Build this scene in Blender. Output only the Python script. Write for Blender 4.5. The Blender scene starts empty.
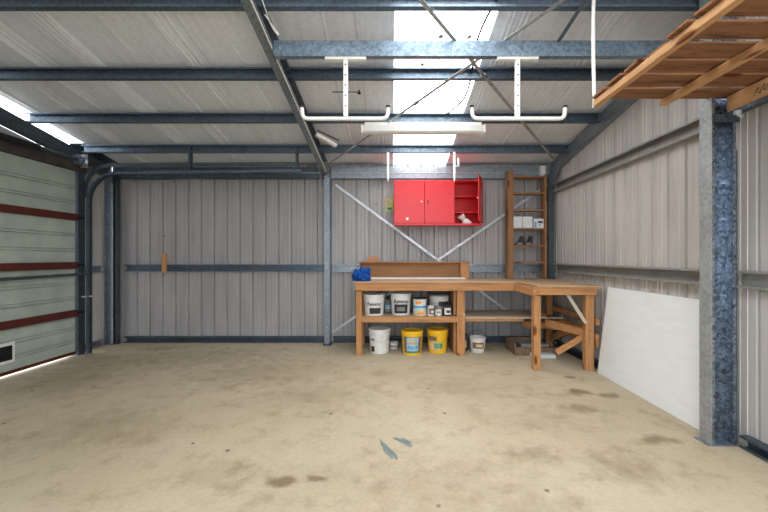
import bpy, bmesh, math, random
from mathutils import Vector, Matrix, noise
random.seed(7)
sc = bpy.context.scene
COL = sc.collection
PI = math.pi

# ------------------------------------------------------------------ shed sizes (metres)
HC = 1.25                       # camera height
SL = 0.179                      # roof slope
YB = 5.35                       # back wall
XL, XR = -4.12, 2.345            # gable walls
YF = -0.7                       # open front
def roof(y): return 2.58 + (YB - y) * SL

# ------------------------------------------------------------------ materials
MATS = {}
def nodes(name):
    m = bpy.data.materials.new(name); m.use_nodes = True
    nt = m.node_tree; b = nt.nodes['Principled BSDF']
    MATS[name] = m
    return m, nt, b
def N(nt, t, **kw):
    n = nt.nodes.new(t)
    for k, v in kw.items():
        if k in n.inputs: n.inputs[k].default_value = v
        else: setattr(n, k, v)
    return n
def ramp(nt, fac, stops):
    r = nt.nodes.new('ShaderNodeValToRGB')
    while len(r.color_ramp.elements) < len(stops): r.color_ramp.elements.new(0.5)
    for e, (p, c) in zip(r.color_ramp.elements, stops):
        e.position = p; e.color = (*c, 1)
    nt.links.new(fac, r.inputs[0]); return r.outputs[0]
def mapping(nt, scale=(1,1,1), space='Object'):
    tc = nt.nodes.new('ShaderNodeTexCoord'); mp = nt.nodes.new('ShaderNodeMapping')
    mp.inputs['Scale'].default_value = scale
    nt.links.new(tc.outputs[space], mp.inputs[0]); return mp.outputs[0]
def mix(nt, fac, a, b, mode='MIX'):
    m = nt.nodes.new('ShaderNodeMixRGB'); m.blend_type = mode
    for i, v in ((0, fac), (1, a), (2, b)):
        if hasattr(v, 'is_linked') or isinstance(v, bpy.types.NodeSocket): nt.links.new(v, m.inputs[i])
        elif i == 0: m.inputs[0].default_value = v
        else: m.inputs[i].default_value = (*v, 1)
    return m.outputs[0]
def bump(nt, b, h, s=0.3, d=0.01):
    n = nt.nodes.new('ShaderNodeBump'); n.inputs['Strength'].default_value = s; n.inputs['Distance'].default_value = d
    nt.links.new(h, n.inputs['Height']); nt.links.new(n.outputs[0], b.inputs['Normal'])

def plain(name, col, rough=0.6, metal=0.0, var=0.12, scale=14, spec=0.4):
    m, nt, b = nodes(name)
    v = mapping(nt)
    nz = N(nt, 'ShaderNodeTexNoise', Scale=scale, Detail=4.0)
    nt.links.new(v, nz.inputs['Vector'])
    lo = tuple(c*(1-var) for c in col); hi = tuple(min(1, c*(1+var)) for c in col)
    nt.links.new(ramp(nt, nz.outputs[0], [(0.3, lo), (0.7, hi)]), b.inputs['Base Color'])
    b.inputs['Roughness'].default_value = rough; b.inputs['Metallic'].default_value = metal
    b.inputs['Specular IOR Level'].default_value = spec
    return m

def galv(name, col, rough=0.42, metal=0.75, contrast=0.3, scale=55):
    m, nt, b = nodes(name)
    v = mapping(nt)
    vo = N(nt, 'ShaderNodeTexVoronoi', Scale=scale); nt.links.new(v, vo.inputs['Vector'])
    nz = N(nt, 'ShaderNodeTexNoise', Scale=3.0, Detail=5.0); nt.links.new(v, nz.inputs['Vector'])
    sep = nt.nodes.new('ShaderNodeSeparateColor'); nt.links.new(vo.outputs['Color'], sep.inputs[0])
    lo = tuple(c*(1-contrast) for c in col); hi = tuple(min(1, c*(1+contrast)) for c in col)
    c1 = ramp(nt, sep.outputs[0], [(0.0, lo), (1.0, hi)])
    c2 = ramp(nt, nz.outputs[0], [(0.3, (.7,.7,.7)), (0.7, (1,1,1))])
    nt.links.new(mix(nt, 0.8, c1, c2, 'MULTIPLY'), b.inputs['Base Color'])
    r = nt.nodes.new('ShaderNodeMapRange'); r.inputs[3].default_value = rough-.1; r.inputs[4].default_value = rough+.15
    nt.links.new(sep.outputs[1], r.inputs[0]); nt.links.new(r.outputs[0], b.inputs['Roughness'])
    b.inputs['Metallic'].default_value = metal
    return m

def wood(name, col, axis='X', dark=0.55, rough=0.7, knots=True):
    m, nt, b = nodes(name)
    s = {'X': (1.2, 16, 16), 'Y': (16, 1.2, 16), 'Z': (16, 16, 1.2)}[axis]
    v = mapping(nt, s)
    nz = N(nt, 'ShaderNodeTexNoise', Scale=2.2, Detail=6.0, Roughness=.65); nt.links.new(v, nz.inputs['Vector'])
    d = tuple(c*dark for c in col)
    c1 = ramp(nt, nz.outputs[0], [(0.3, d), (0.48, tuple(c*.85 for c in col)), (0.72, col)])
    if knots:
        v2 = mapping(nt, {'X': (2.6, 7, 7), 'Y': (7, 2.6, 7), 'Z': (7, 7, 2.6)}[axis])
        vo = N(nt, 'ShaderNodeTexVoronoi', Scale=1.0); nt.links.new(v2, vo.inputs['Vector'])
        k = ramp(nt, vo.outputs['Distance'], [(0.13, (.34,.20,.12)), (0.20, (1,1,1))])
        c1 = mix(nt, 1.0, c1, k, 'MULTIPLY')
    nt.links.new(c1, b.inputs['Base Color'])
    b.inputs['Roughness'].default_value = rough; b.inputs['Specular IOR Level'].default_value = .25
    bump(nt, b, nz.outputs[0], .15, .004)
    return m

galv('galv_mid', (.30,.345,.39), contrast=.2)
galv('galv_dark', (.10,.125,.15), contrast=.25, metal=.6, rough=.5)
galv('galv_purlin', (.14,.185,.235), contrast=.2, metal=.7)
galv('galv_beam', (.29,.38,.47), contrast=.28, metal=.7)
galv('galv_light', (.42,.45,.45), contrast=.16, metal=.55, rough=.5)
galv('galv_blue', (.29,.345,.42), contrast=.5, metal=.85, rough=.33, scale=60)
galv('galv_girt', (.36,.36,.33), contrast=.1, metal=.35, rough=.55)
galv('galv_strap', (.55,.57,.6), contrast=.12, metal=.6)
plain('steel_black', (.02,.022,.025), .45, .3)
plain('red_paint', (.64,.008,.016), .32, 0, .05, spec=.5)
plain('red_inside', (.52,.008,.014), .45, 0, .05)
plain('white_plastic', (.75,.75,.73), .4, 0, .04)
plain('white_enamel', (.82,.81,.77), .35, 0, .04)
plain('white_pail', (.72,.72,.69), .4, 0, .08)
plain('black_label', (.03,.03,.032), .5, 0, .2)
plain('grey_label', (.22,.22,.22), .5, 0, .2)
plain('yellow_pail', (.86,.50,.02), .35, 0, .06)
plain('orange_label', (.85,.32,.05), .5, 0, .15)
plain('blue_label', (.08,.32,.60), .5, 0, .15)
plain('pale_blue_label', (.35,.62,.78), .5, 0, .15)
plain('green_label', (.03,.26,.16), .5, 0, .2)
plain('sand_label', (.70,.52,.25), .5, 0, .2)
plain('tin_metal', (.45,.46,.47), .35, .8)
plain('blue_cloth', (.012,.07,.30), .85, 0, .35, 30, .1)
plain('black_plastic', (.02,.02,.022), .5)
plain('card_white', (.68,.69,.70), .8, 0, .05)
plain('yellow_paper', (.62,.60,.22), .7, 0, .2, 20)
plain('dark_grime', (.07,.065,.06), .8, 0, .4)
plain('brown_card', (.20,.13,.08), .85, 0, .3)
plain('rust_primer', (.085,.013,.009), .6, 0, .25, 8)
plain('rubber', (.02,.02,.02), .8)
plain('dark_glass', (.008,.009,.012), .25)
plain('brown_header', (.055,.045,.042), .7, 0, .4, 6)
wood('wood_x', (.56,.275,.115), 'X'); wood('wood_y', (.56,.275,.115), 'Y'); wood('wood_z', (.56,.275,.115), 'Z')
wood('ply_top', (.56,.38,.23), 'X', .6, .7, False)
wood('ply_shelf', (.50,.40,.29), 'X', .5, .8, False)
wood('brown_board', (.42,.21,.095), 'X', .65, .6, False)
wood('ladder_z', (.33,.17,.085), 'Z', .6); wood('ladder_x', (.35,.185,.09), 'X', .6)
wood('pallet_shaded_x', (.27,.125,.06), 'X', .18, .85); wood('pallet_y', (.58,.32,.15), 'Y', .6, .75)  # slat brown is lowered to carry their shadow besides the stain; stringers stay pale
wood('pale_wood', (.62,.53,.42), 'Z', .75, .7, False)

def mat_floor():
    m, nt, b = nodes('concrete')
    v = mapping(nt)
    n1 = N(nt, 'ShaderNodeTexNoise', Scale=.55, Detail=6.0, Roughness=.6); nt.links.new(v, n1.inputs['Vector'])
    n2 = N(nt, 'ShaderNodeTexNoise', Scale=5.0, Detail=8.0, Roughness=.65); nt.links.new(v, n2.inputs['Vector'])
    n3 = N(nt, 'ShaderNodeTexNoise', Scale=38.0, Detail=6.0, Roughness=.7); nt.links.new(v, n3.inputs['Vector'])
    c = ramp(nt, n1.outputs[0], [(0.32, (.46,.385,.26)), (0.5, (.55,.47,.335)), (0.66, (.60,.525,.39))])
    c = mix(nt, .75, c, ramp(nt, n2.outputs[0], [(0.32, (.68,.64,.58)), (0.48, (.95,.94,.93)), (0.7, (1,1,1))]), 'MULTIPLY')
    c = mix(nt, .5, c, ramp(nt, n3.outputs[0], [(0.36, (.79,.775,.75)), (0.56, (1,1,1))]), 'MULTIPLY')
    # oil and dirt stains with their own places on the slab: x, y, radius x, radius y
    sep = nt.nodes.new('ShaderNodeSeparateXYZ'); nt.links.new(v, sep.inputs[0])
    stains = [(-2.5, 4.55, 1.3, .5, .40), (-1.6, 3.9, .7, .5, .35), (-3.1, 4.95, .35, .16, .6), (-2.3, 4.75, .22, .12, .6), (-3.3,3.6,.7,.5,.3), (-2.2,2.7,.6,.4,.25),
              (1.74, 3.36, .12, .09, .95), (1.96, 3.28, .11, .08, .8), (1.79, 2.48, .17, .07, .8), (1.86, 3.78, .07, .04, .8),
              (-.62, 2.02, .13, .05, .95), (-.42, 2.05, .06, .035, .9), (-1.0, 2.1, .3, .2, .3), (1.2, 2.8, .35, .2, .25), (.55, 3.5, .4, .25, .2),
              (.3,1.95,.7,.4,.25),(1.4,2.15,.3,.2,.4),(-.6,3.3,.6,.4,.25), (1.55,3.0,.16,.10,.6), (.9,2.3,.25,.14,.35),(0.75,1.82,.3,.12,.35), (1.45,3.3,.2,.06,.35)]
    dist = N(nt, 'ShaderNodeTexNoise', Scale=9.0, Detail=5.0); nt.links.new(v, dist.inputs['Vector'])
    total = None
    for (x, y, rx, ry, a) in stains:
        dx = nt.nodes.new('ShaderNodeMath'); dx.operation = 'MULTIPLY_ADD'; dx.inputs[1].default_value = 1/rx; dx.inputs[2].default_value = -x/rx
        nt.links.new(sep.outputs[0], dx.inputs[0])
        dy = nt.nodes.new('ShaderNodeMath'); dy.operation = 'MULTIPLY_ADD'; dy.inputs[1].default_value = 1/ry; dy.inputs[2].default_value = -y/ry
        nt.links.new(sep.outputs[1], dy.inputs[0])
        cb = nt.nodes.new('ShaderNodeCombineXYZ'); nt.links.new(dx.outputs[0], cb.inputs[0]); nt.links.new(dy.outputs[0], cb.inputs[1])
        ln = nt.nodes.new('ShaderNodeVectorMath'); ln.operation = 'LENGTH'; nt.links.new(cb.outputs[0], ln.inputs[0])
        ad = nt.nodes.new('ShaderNodeMath'); ad.operation = 'MULTIPLY_ADD'; ad.inputs[1].default_value = 2.6; ad.inputs[2].default_value = -1.3
        nt.links.new(dist.outputs[0], ad.inputs[0])
        sm = nt.nodes.new('ShaderNodeMath'); sm.operation = 'ADD'; nt.links.new(ln.outputs['Value'], sm.inputs[0]); nt.links.new(ad.outputs[0], sm.inputs[1])
        mr = nt.nodes.new('ShaderNodeMapRange'); mr.inputs[1].default_value = .35; mr.inputs[2].default_value = 1.15
        mr.inputs[3].default_value = a; mr.inputs[4].default_value = 0
        nt.links.new(sm.outputs[0], mr.inputs[0])
        if total is None: total = mr.outputs[0]
        else:
            mx = nt.nodes.new('ShaderNodeMath'); mx.operation = 'MAXIMUM'
            nt.links.new(total, mx.inputs[0]); nt.links.new(mr.outputs[0], mx.inputs[1]); total = mx.outputs[0]
    st = ramp(nt, total, [(0.0, (1,1,1)), (1.0, (.46,.41,.34))])
    c = mix(nt, 1.0, c, st, 'MULTIPLY')
    # small scattered specks
    vo = N(nt, 'ShaderNodeTexVoronoi', Scale=3.2); nt.links.new(v, vo.inputs['Vector'])
    c = mix(nt, 1.0, c, ramp(nt, vo.outputs['Distance'], [(0.03, (.35,.32,.28)), (0.06, (1,1,1))]), 'MULTIPLY')
    nt.links.new(c, b.inputs['Base Color'])
    b.inputs['Roughness'].default_value = .62; b.inputs['Specular IOR Level'].default_value = .35
    bump(nt, b, n3.outputs[0], .12, .004)
mat_floor()

def mat_cladding(name, col):
    m, nt, b = nodes(name)
    v = mapping(nt, (6, 6, .7))
    nz = N(nt, 'ShaderNodeTexNoise', Scale=1.6, Detail=6.0); nt.links.new(v, nz.inputs['Vector'])
    v2 = mapping(nt)
    n2 = N(nt, 'ShaderNodeTexNoise', Scale=1.3, Detail=3.0); nt.links.new(v2, n2.inputs['Vector'])
    c = ramp(nt, nz.outputs[0], [(0.3, tuple(x*.84 for x in col)), (0.65, col)])
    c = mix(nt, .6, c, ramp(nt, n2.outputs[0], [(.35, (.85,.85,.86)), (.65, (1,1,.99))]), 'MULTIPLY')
    vo = N(nt, 'ShaderNodeTexVoronoi', Scale=2.4); nt.links.new(v2, vo.inputs['Vector'])
    c = mix(nt, 1.0, c, ramp(nt, vo.outputs['Distance'], [(0.02, (.3,.28,.27)), (0.035, (1,1,1))]), 'MULTIPLY')
    nt.links.new(c, b.inputs['Base Color'])
    b.inputs['Roughness'].default_value = .5; b.inputs['Specular IOR Level'].default_value = .4
    b.inputs['Metallic'].default_value = .1
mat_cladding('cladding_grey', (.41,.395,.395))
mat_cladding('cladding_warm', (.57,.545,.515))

def mat_foil():
    m, nt, b = nodes('roof_foil')
    v = mapping(nt, (14, .8, .8))
    nz = N(nt, 'ShaderNodeTexNoise', Scale=2.6, Detail=8.0, Roughness=.7); nt.links.new(v, nz.inputs['Vector'])
    v2 = mapping(nt)
    n2 = N(nt, 'ShaderNodeTexNoise', Scale=26.0, Detail=4.0); nt.links.new(v2, n2.inputs['Vector'])
    c = ramp(nt, nz.outputs[0], [(0.3, (.76,.80,.86)), (0.6, (.85,.89,.95))])
    c = mix(nt, .5, c, ramp(nt, n2.outputs[0], [(.35, (.85,.85,.85)), (.6, (1,1,1))]), 'MULTIPLY')
    nt.links.new(c, b.inputs['Base Color'])
    b.inputs['Roughness'].default_value = .55; b.inputs['Metallic'].default_value = .15
    bump(nt, b, nz.outputs[0], .35, .012)
mat_foil()

def mat_door():
    m, nt, b = nodes('door_skin')
    v = mapping(nt)
    nz = N(nt, 'ShaderNodeTexNoise', Scale=4.0, Detail=6.0); nt.links.new(v, nz.inputs['Vector'])
    nt.links.new(ramp(nt, nz.outputs[0], [(.3, (.33,.385,.335)), (.65, (.43,.485,.42))]), b.inputs['Base Color'])
    b.inputs['Roughness'].default_value = .45
mat_door()

def mat_panel():
    m, nt, b = nodes('white_sheet')
    v = mapping(nt, (3, 3, 12))
    nz = N(nt, 'ShaderNodeTexNoise', Scale=1.5, Detail=5.0); nt.links.new(v, nz.inputs['Vector'])
    nt.links.new(ramp(nt, nz.outputs[0], [(.3, (.76,.79,.78)), (.6, (.80,.83,.82))]), b.inputs['Base Color'])
    b.inputs['Roughness'].default_value = .55
mat_panel()

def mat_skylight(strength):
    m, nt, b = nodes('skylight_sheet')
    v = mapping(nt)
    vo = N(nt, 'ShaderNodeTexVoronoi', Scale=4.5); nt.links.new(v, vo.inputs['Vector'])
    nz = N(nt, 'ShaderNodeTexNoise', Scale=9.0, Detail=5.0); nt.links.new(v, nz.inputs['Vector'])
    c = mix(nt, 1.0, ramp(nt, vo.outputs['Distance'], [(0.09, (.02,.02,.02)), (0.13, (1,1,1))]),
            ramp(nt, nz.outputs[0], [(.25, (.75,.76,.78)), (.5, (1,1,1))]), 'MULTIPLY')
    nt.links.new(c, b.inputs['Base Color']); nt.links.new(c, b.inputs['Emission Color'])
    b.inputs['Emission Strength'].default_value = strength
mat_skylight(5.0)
def mat_ground():
    m, nt, b = nodes('ground_gravel')
    v = mapping(nt)
    nz = N(nt, 'ShaderNodeTexNoise', Scale=3.0, Detail=8.0); nt.links.new(v, nz.inputs['Vector'])
    nt.links.new(ramp(nt, nz.outputs[0], [(.3, (.42,.40,.37)), (.65, (.58,.56,.52))]), b.inputs['Base Color'])
    b.inputs['Roughness'].default_value = .9
mat_ground()

# ------------------------------------------------------------------ mesh helpers
class MB:
    def __init__(s): s.v = []; s.f = []
    def box(s, x0, x1, y0, y1, z0, z1):
        n = len(s.v)
        s.v += [(x0,y0,z0),(x1,y0,z0),(x1,y1,z0),(x0,y1,z0),(x0,y0,z1),(x1,y0,z1),(x1,y1,z1),(x0,y1,z1)]
        s.f += [tuple(n+i for i in q) for q in ((3,2,1,0),(4,5,6,7),(0,1,5,4),(1,2,6,5),(2,3,7,6),(3,0,4,7))]
        return s
    def bar(s, p0, p1, w, h, up=(0,0,1)):
        """rectangular bar from p0 to p1, w sideways, h along up"""
        p0 = Vector(p0); p1 = Vector(p1); d = (p1-p0).normalized(); up = Vector(up)
        if abs(d.dot(up)) > .98: up = Vector((0,1,0))
        sd = d.cross(up).normalized(); u = sd.cross(d).normalized()
        return s.extrude([(-w/2,-h/2),(w/2,-h/2),(w/2,h/2),(-w/2,h/2)], p0, p1, sd, u)
    def extrude(s, poly, p0, p1, u, v):
        p0 = Vector(p0); p1 = Vector(p1); u = Vector(u); v = Vector(v); n = len(s.v); k = len(poly)
        for p in (p0, p1):
            for (a, b) in poly: s.v.append(tuple(p + u*a + v*b))
        for i in range(k):
            j = (i+1) % k
            s.f.append((n+i, n+j, n+k+j, n+k+i))
        s.f.append(tuple(n+i for i in range(k-1,-1,-1))); s.f.append(tuple(n+k+i for i in range(k)))
        return s
    def tube(s, pts, r, seg=10, cap=True):
        pts = [Vector(p) for p in pts]; n = len(s.v); ref = None
        for i, p in enumerate(pts):
            a = pts[max(0,i-1)]; b = pts[min(len(pts)-1,i+1)]; t = (b-a).normalized()
            if ref is None: ref = Vector((0,0,1)) if abs(t.z) < .9 else Vector((1,0,0))
            x = (ref - t*ref.dot(t)).normalized(); y = t.cross(x); ref = x
            rr = r[i] if isinstance(r, (list,tuple)) else r
            for k in range(seg):
                a_ = 2*PI*k/seg
                s.v.append(tuple(p + x*math.cos(a_)*rr + y*math.sin(a_)*rr))
        for i in range(len(pts)-1):
            for k in range(seg):
                k2 = (k+1)%seg
                s.f.append((n+i*seg+k, n+i*seg+k2, n+(i+1)*seg+k2, n+(i+1)*seg+k))
        if cap:
            s.f.append(tuple(n+k for k in range(seg-1,-1,-1))); m = n+(len(pts)-1)*seg
            s.f.append(tuple(m+k for k in range(seg)))
        return s
    def lathe(s, prof, cx=0, cy=0, cz=0, seg=32):
        n = len(s.v)
        for (r, z) in prof:
            for k in range(seg):
                a = 2*PI*k/seg; s.v.append((cx+r*math.cos(a), cy+r*math.sin(a), cz+z))
        for i in range(len(prof)-1):
            for k in range(seg):
                k2 = (k+1)%seg
                s.f.append((n+i*seg+k, n+i*seg+k2, n+(i+1)*seg+k2, n+(i+1)*seg+k))
        s.f.append(tuple(n+k for k in range(seg-1,-1,-1))); m = n+(len(prof)-1)*seg
        s.f.append(tuple(m+k for k in range(seg)))
        return s
    def arc(s, r0, r1, z0, z1, a0, a1, seg=14, th=.0012):
        """label patch on a conical wall facing -y, angle 0 = straight at -y"""
        n = len(s.v)
        for i in range(seg+1):
            a = a0+(a1-a0)*i/seg; c, q = math.sin(a), -math.cos(a)
            for (r, z) in ((r0,z0),(r1,z1),(r1+th,z1),(r0+th,z0)): s.v.append((r*c, r*q, z))
        for i in range(seg):
            for k in range(4):
                k2 = (k+1)%4; s.f.append((n+i*4+k, n+(i+1)*4+k, n+(i+1)*4+k2, n+i*4+k2))
        s.f.append((n,n+1,n+2,n+3)); m = n+seg*4; s.f.append((m+3,m+2,m+1,m))
        return s
    def build(s, name, mat, parent=None, smooth=False, bevel=0):
        off = parent_world(parent) if parent else Vector((0,0,0))
        me = bpy.data.meshes.new(name)
        me.from_pydata([tuple(Vector(p)-off) for p in s.v] if not getattr(s,'local',False) else s.v, [], s.f)
        bm = bmesh.new(); bm.from_mesh(me); bmesh.ops.recalc_face_normals(bm, faces=bm.faces); bm.to_mesh(me); bm.free()
        me.materials.append(MATS[mat])
        if smooth:
            for p in me.polygons: p.use_smooth = True
            me.set_sharp_from_angle(angle=math.radians(38))
        o = bpy.data.objects.new(name, me); COL.objects.link(o)
        if parent: o.parent = parent
        if bevel:
            b = o.modifiers.new('bevel', 'BEVEL'); b.width = bevel; b.segments = 2; b.limit_method = 'ANGLE'
        return o
def parent_world(p):
    v = Vector((0,0,0))
    while p is not None: v += Vector(p.location); p = p.parent
    return v
def C(h, b, lip, t=.003):
    """C profile: web on the v axis at u=0, flanges towards +u"""
    return [(0,0),(b,0),(b,lip),(b-t,lip),(b-t,t),(t,t),(t,h-t),(b-t,h-t),(b-t,h-lip),(b,h-lip),(b,h),(0,h)]
def tag(o, label, cat, group=None):
    o['label'] = label; o['category'] = cat
    if group: o['group'] = group
    return o
def thing(name, loc, label, cat, group=None, rz=0):
    o = bpy.data.objects.new(name, None); o.empty_display_size = .05; COL.objects.link(o)
    o.location = loc; o.rotation_euler = (0,0,rz)
    return tag(o, label, cat, group)
def struct(o): o['kind'] = 'structure'; return o
def copy_tree(o, parent=None):
    c = o.copy(); COL.objects.link(c); c.parent = parent
    for ch in list(o.children): copy_tree(ch, c)
    return c
def text_mesh(txt, size, r, zc, a_c=0, bold=True, squash=1.0):
    """letters wrapped on a cylinder of radius r facing -y; returns verts, faces"""
    cu = bpy.data.curves.new('t', 'FONT'); cu.body = txt; cu.size = size; cu.align_x = 'CENTER'; cu.align_y = 'CENTER'
    cu.offset = size*.02 if bold else 0; cu.extrude = 0
    ob = bpy.data.objects.new('t', cu); COL.objects.link(ob)
    dg = bpy.context.evaluated_depsgraph_get(); me = bpy.data.meshes.new_from_object(ob.evaluated_get(dg))
    v = []
    for p in me.vertices:
        if r is None: v.append((p.co.x*squash, 0, p.co.y + zc))
        else:
            a = p.co.x*squash/r + a_c; v.append((r*math.sin(a), -r*math.cos(a), p.co.y+zc))
    f = [tuple(q.vertices) for q in me.polygons]
    bpy.data.objects.remove(ob); bpy.data.curves.remove(cu); bpy.data.meshes.remove(me)
    return v, f

# ------------------------------------------------------------------ setting: floor, ground, walls, roof
floor = struct(MB().box(XL-.04, XR+.04, YF-.1, YB+.04, -.12, 0).build('floor', 'concrete'))
struct(MB().box(-40, 40, -40, 40, -.2, -.13).build('ground', 'ground_gravel'))

def profile_wall(name, mat, length, pitch, depth, H, place, nrows=1, groove=.012, sh=.008):
    """vertical ribbed sheet; place(s, outward, z) -> point; H(s) top height"""
    pts = []; s = 0.0
    while s < length:
        pan = pitch - groove - 2*sh
        # two faint pan stiffeners
        for (ds, o) in ((0,0),(pan*.32,0),(pan*.345,-.0045),(pan*.37,0),(pan*.63,0),(pan*.655,-.0045),(pan*.68,0),(pan,0),(pan+sh,depth),(pan+sh+groove,depth),(pan+2*sh+groove,0)):
            if s+ds <= length: pts.append((s+ds, o))
        s += pitch
    pts.append((length, 0))
    q = MB(); q.v = []
    for (s_, o) in pts:
        for o2 in (0, .0015):
            q.v.append(place(s_, o+o2, 0.0)); q.v.append(place(s_, o+o2, H(s_)))
    for i in range(len(pts)-1):
        a = i*4; b = a+4
        q.f += [(a,b,b+1,a+1), (a+2,a+3,b+3,b+2), (a+1,b+1,b+3,a+3), (a,a+2,b+2,b)]
    q.f += [(0,1,3,2)]; n = (len(pts)-1)*4; q.f += [(n,n+2,n+3,n+1)]
    return struct(q.build(name, mat))
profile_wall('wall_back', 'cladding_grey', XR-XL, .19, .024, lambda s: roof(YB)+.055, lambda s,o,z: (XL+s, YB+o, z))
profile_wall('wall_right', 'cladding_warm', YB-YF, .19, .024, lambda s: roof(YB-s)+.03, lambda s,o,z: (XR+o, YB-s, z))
DOOR0, DOOR1, DOORH = 2.15, 4.60, 2.33           # garage door opening in the left wall
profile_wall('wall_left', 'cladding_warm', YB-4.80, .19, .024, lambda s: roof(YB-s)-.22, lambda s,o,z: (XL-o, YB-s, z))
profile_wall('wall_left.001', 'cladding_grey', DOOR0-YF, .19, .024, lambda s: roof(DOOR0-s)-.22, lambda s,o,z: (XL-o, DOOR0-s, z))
struct(MB().box(XL,-1.7,YF-.03,YF,0,roof(YF)-.02).build('wall_front_light_block','cladding_grey'))  # unseen partial front wall, added to keep light off the left side
# over the door
m_ = MB(); n_ = 60
for i in range(n_+1):
    y = DOOR0+(4.80-DOOR0)*i/n_; off = .0
    m_.v += [(XL,y,DOORH),(XL,y,roof(y)-.22),(XL-.004,y,roof(y)-.22),(XL-.004,y,DOORH)]
for i in range(n_):
    for k in range(4): k2=(k+1)%4; m_.f.append((i*4+k,i*4+4+k,i*4+4+k2,i*4+k2))
struct(m_.build('wall_left.002', 'cladding_grey'))

def roof_sheet(name, x0, x1, seed):
    rnd = random.Random(seed)
    ridges = []
    x = x0+.1
    while x < x1-.05:
        sl_ = rnd.uniform(-.012,.012)
        for k in range(rnd.choice((1,2,4,5))):
            ridges.append((x, rnd.uniform(.008,.022)*(1.0 if x < -1.6 else .6), rnd.uniform(.007,.012), sl_)); x += rnd.uniform(.028,.05)
        x += rnd.choice((.10,.2,.34))*rnd.uniform(.8,1.3)
    nx = int((x1-x0)/.009); ny = 60
    q = MB()
    for j in range(ny+1):
        y = YF + (YB-YF)*j/ny
        ph = ((y-2.54)/.71) % 1.0
        sag = -.010*math.sin(PI*ph)**2
        for i in range(nx+1):
            x = x0+(x1-x0)*i/nx
            h = 0
            for (rx, a, w, sl) in ridges:
                d = (x-rx-sl*(y-3)*.6)/w
                if abs(d) < 3: h -= a*math.exp(-d*d)*(.6+.5*math.sin(y*1.7+rx*9))
            h += .007*(((x-x0+.35)/1.35) % 1.0)
            h += .004*noise.noise(Vector((x*9, y*.9, seed)))
            if x1-x < .02 or x-x0 < .02: h *= .3
            q.v.append((x, y, roof(y)+sag+h+.026))
    for j in range(ny):
        for i in range(nx):
            a = j*(nx+1)+i; q.f.append((a, a+1, a+nx+2, a+nx+1))
    o = q.build(name, 'roof_foil', smooth=True)
    for p in o.data.polygons: p.use_smooth = True
    sd = o.modifiers.new('thick', 'SOLIDIFY'); sd.thickness = .012; sd.offset = 1
    # recalc made one side; ensure thickness goes up
    if o.data.polygons[0].normal.z < 0: sd.offset = -1
    return struct(o)
SX0, SX1 = .02, .79
roof_sheet('ceiling', -3.985, SX0, 3)
struct(MB().extrude([(4.66,roof(4.66)-.30),(5.36,roof(5.36)-.30),(5.36,roof(5.36)+.01),(4.66,roof(4.66)+.01)], (XL-.02,0,0), (XL-.012,0,0), (0,1,0), (0,0,1)).build('trim_1','galv_dark'))
struct(MB().extrude([(4.66,roof(4.66)),(5.36,roof(5.36)),(5.36,roof(5.36)+.01),(4.66,roof(4.66)+.01)], (XL-.02,0,0), (-3.95,0,0), (0,1,0), (0,0,1)).build('trim_2','galv_dark'))
roof_sheet('ceiling.001', SX1, XR+.04, 11)
# corrugated translucent sheet between the linings
q = MB(); nn = 40
for j in (0,1):
    y = (YF, YB)[j]
    for i in range(nn+1):
        x = SX0-.03+(SX1-SX0+.06)*i/nn
        q.v.append((x, y, roof(y)+.045+.006*math.cos(i*PI/2)))
for i in range(nn): q.f.append((i, i+1, nn+1+i+1, nn+1+i))
struct(q.build('window_1', 'skylight_sheet'))

# ------------------------------------------------------------------ steel frame
def rafter(name, x, face, y0, y1, h, b, mat, label, drop=.17):
    root = thing(name, (x, y1, roof(y1)-drop), label, 'steel rafter')
    prof = C(h, b, .018)
    m = MB().extrude(prof, (x,y0,roof(y0)-drop), (x,y1,roof(y1)-drop), (face,0,0), (0,0,1))
    m.build('channel', mat, root)
    return root
r1 = rafter('roof_rafter', -1.0, 1, YF, 5.16, .165, .085, 'galv_mid', 'sloping galvanised rafter running overhead to the middle wall column')
r2 = rafter('roof_rafter', 2.272, 1, YF, 5.16, .15, .066, 'galv_mid', 'steel rafter climbing along the top of the right wall')
r3 = rafter('roof_rafter', -4.0, -1, YF, 5.10, .15, .07, 'galv_dark', 'dark steel rafter above the garage door beside the bright roof gap', .24)
# knee plate at the end of the rafters
MB().extrude([(0,-.22),(.0,.13),(-.42,.13+.42*SL),(-.30,.0+.3*SL)], (-.995,5.16,roof(5.16)-.17), (-.990,5.16,roof(5.16)-.17), (0,1,0), (0,0,1)).build('knee_plate', 'galv_mid', r1)
MB().extrude([(0,-.24),(.0,.13),(-.40,.13+.4*SL),(-.28,.0+.28*SL)], (2.27,5.18,roof(5.16)-.17), (2.274,5.18,roof(5.16)-.17), (0,1,0), (0,0,1)).build('knee_plate', 'galv_mid', r2)
def bolt(parent, p, d, mat='galv_strap', r=.011):
    p = Vector(p); d = Vector(d)
    MB().tube([p, p+d*.010], r, 6).build('bolt', mat, parent)
for y in (2.51, 3.25, 3.96, 4.67):
    bolt(r1, (-1.0, y+.02, roof(y)-.07), (-1,0,0)); bolt(r2, (2.275, y+.02, roof(y)-.07), (-1,0,0))

where = {2.51: ('nearest, at the top edge', ), 3.25: ('second from the front',), 3.96: ('third from the front',), 4.67: ('last before the back wall',)}
for bay, (xa, xb, nm, ref) in enumerate(((-4.0, -1.0, 'left bay', 'left of the sloping rafter'), (-.995, 2.275, 'right bay', 'right of the sloping rafter'))):
    for y, w in where.items():
        z = roof(y)-.105
        m = MB().extrude(C(.1,.05,.014,.003), (xa,y+.05,z), (xb,y+.05,z), (0,-1,0), (0,0,1))
        o = m.build('roof_purlin', 'galv_purlin')
        tag(o, f'steel roof purlin {ref}, {w[0]}', 'roof purlin', f'roof purlins of the {nm}')
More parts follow.
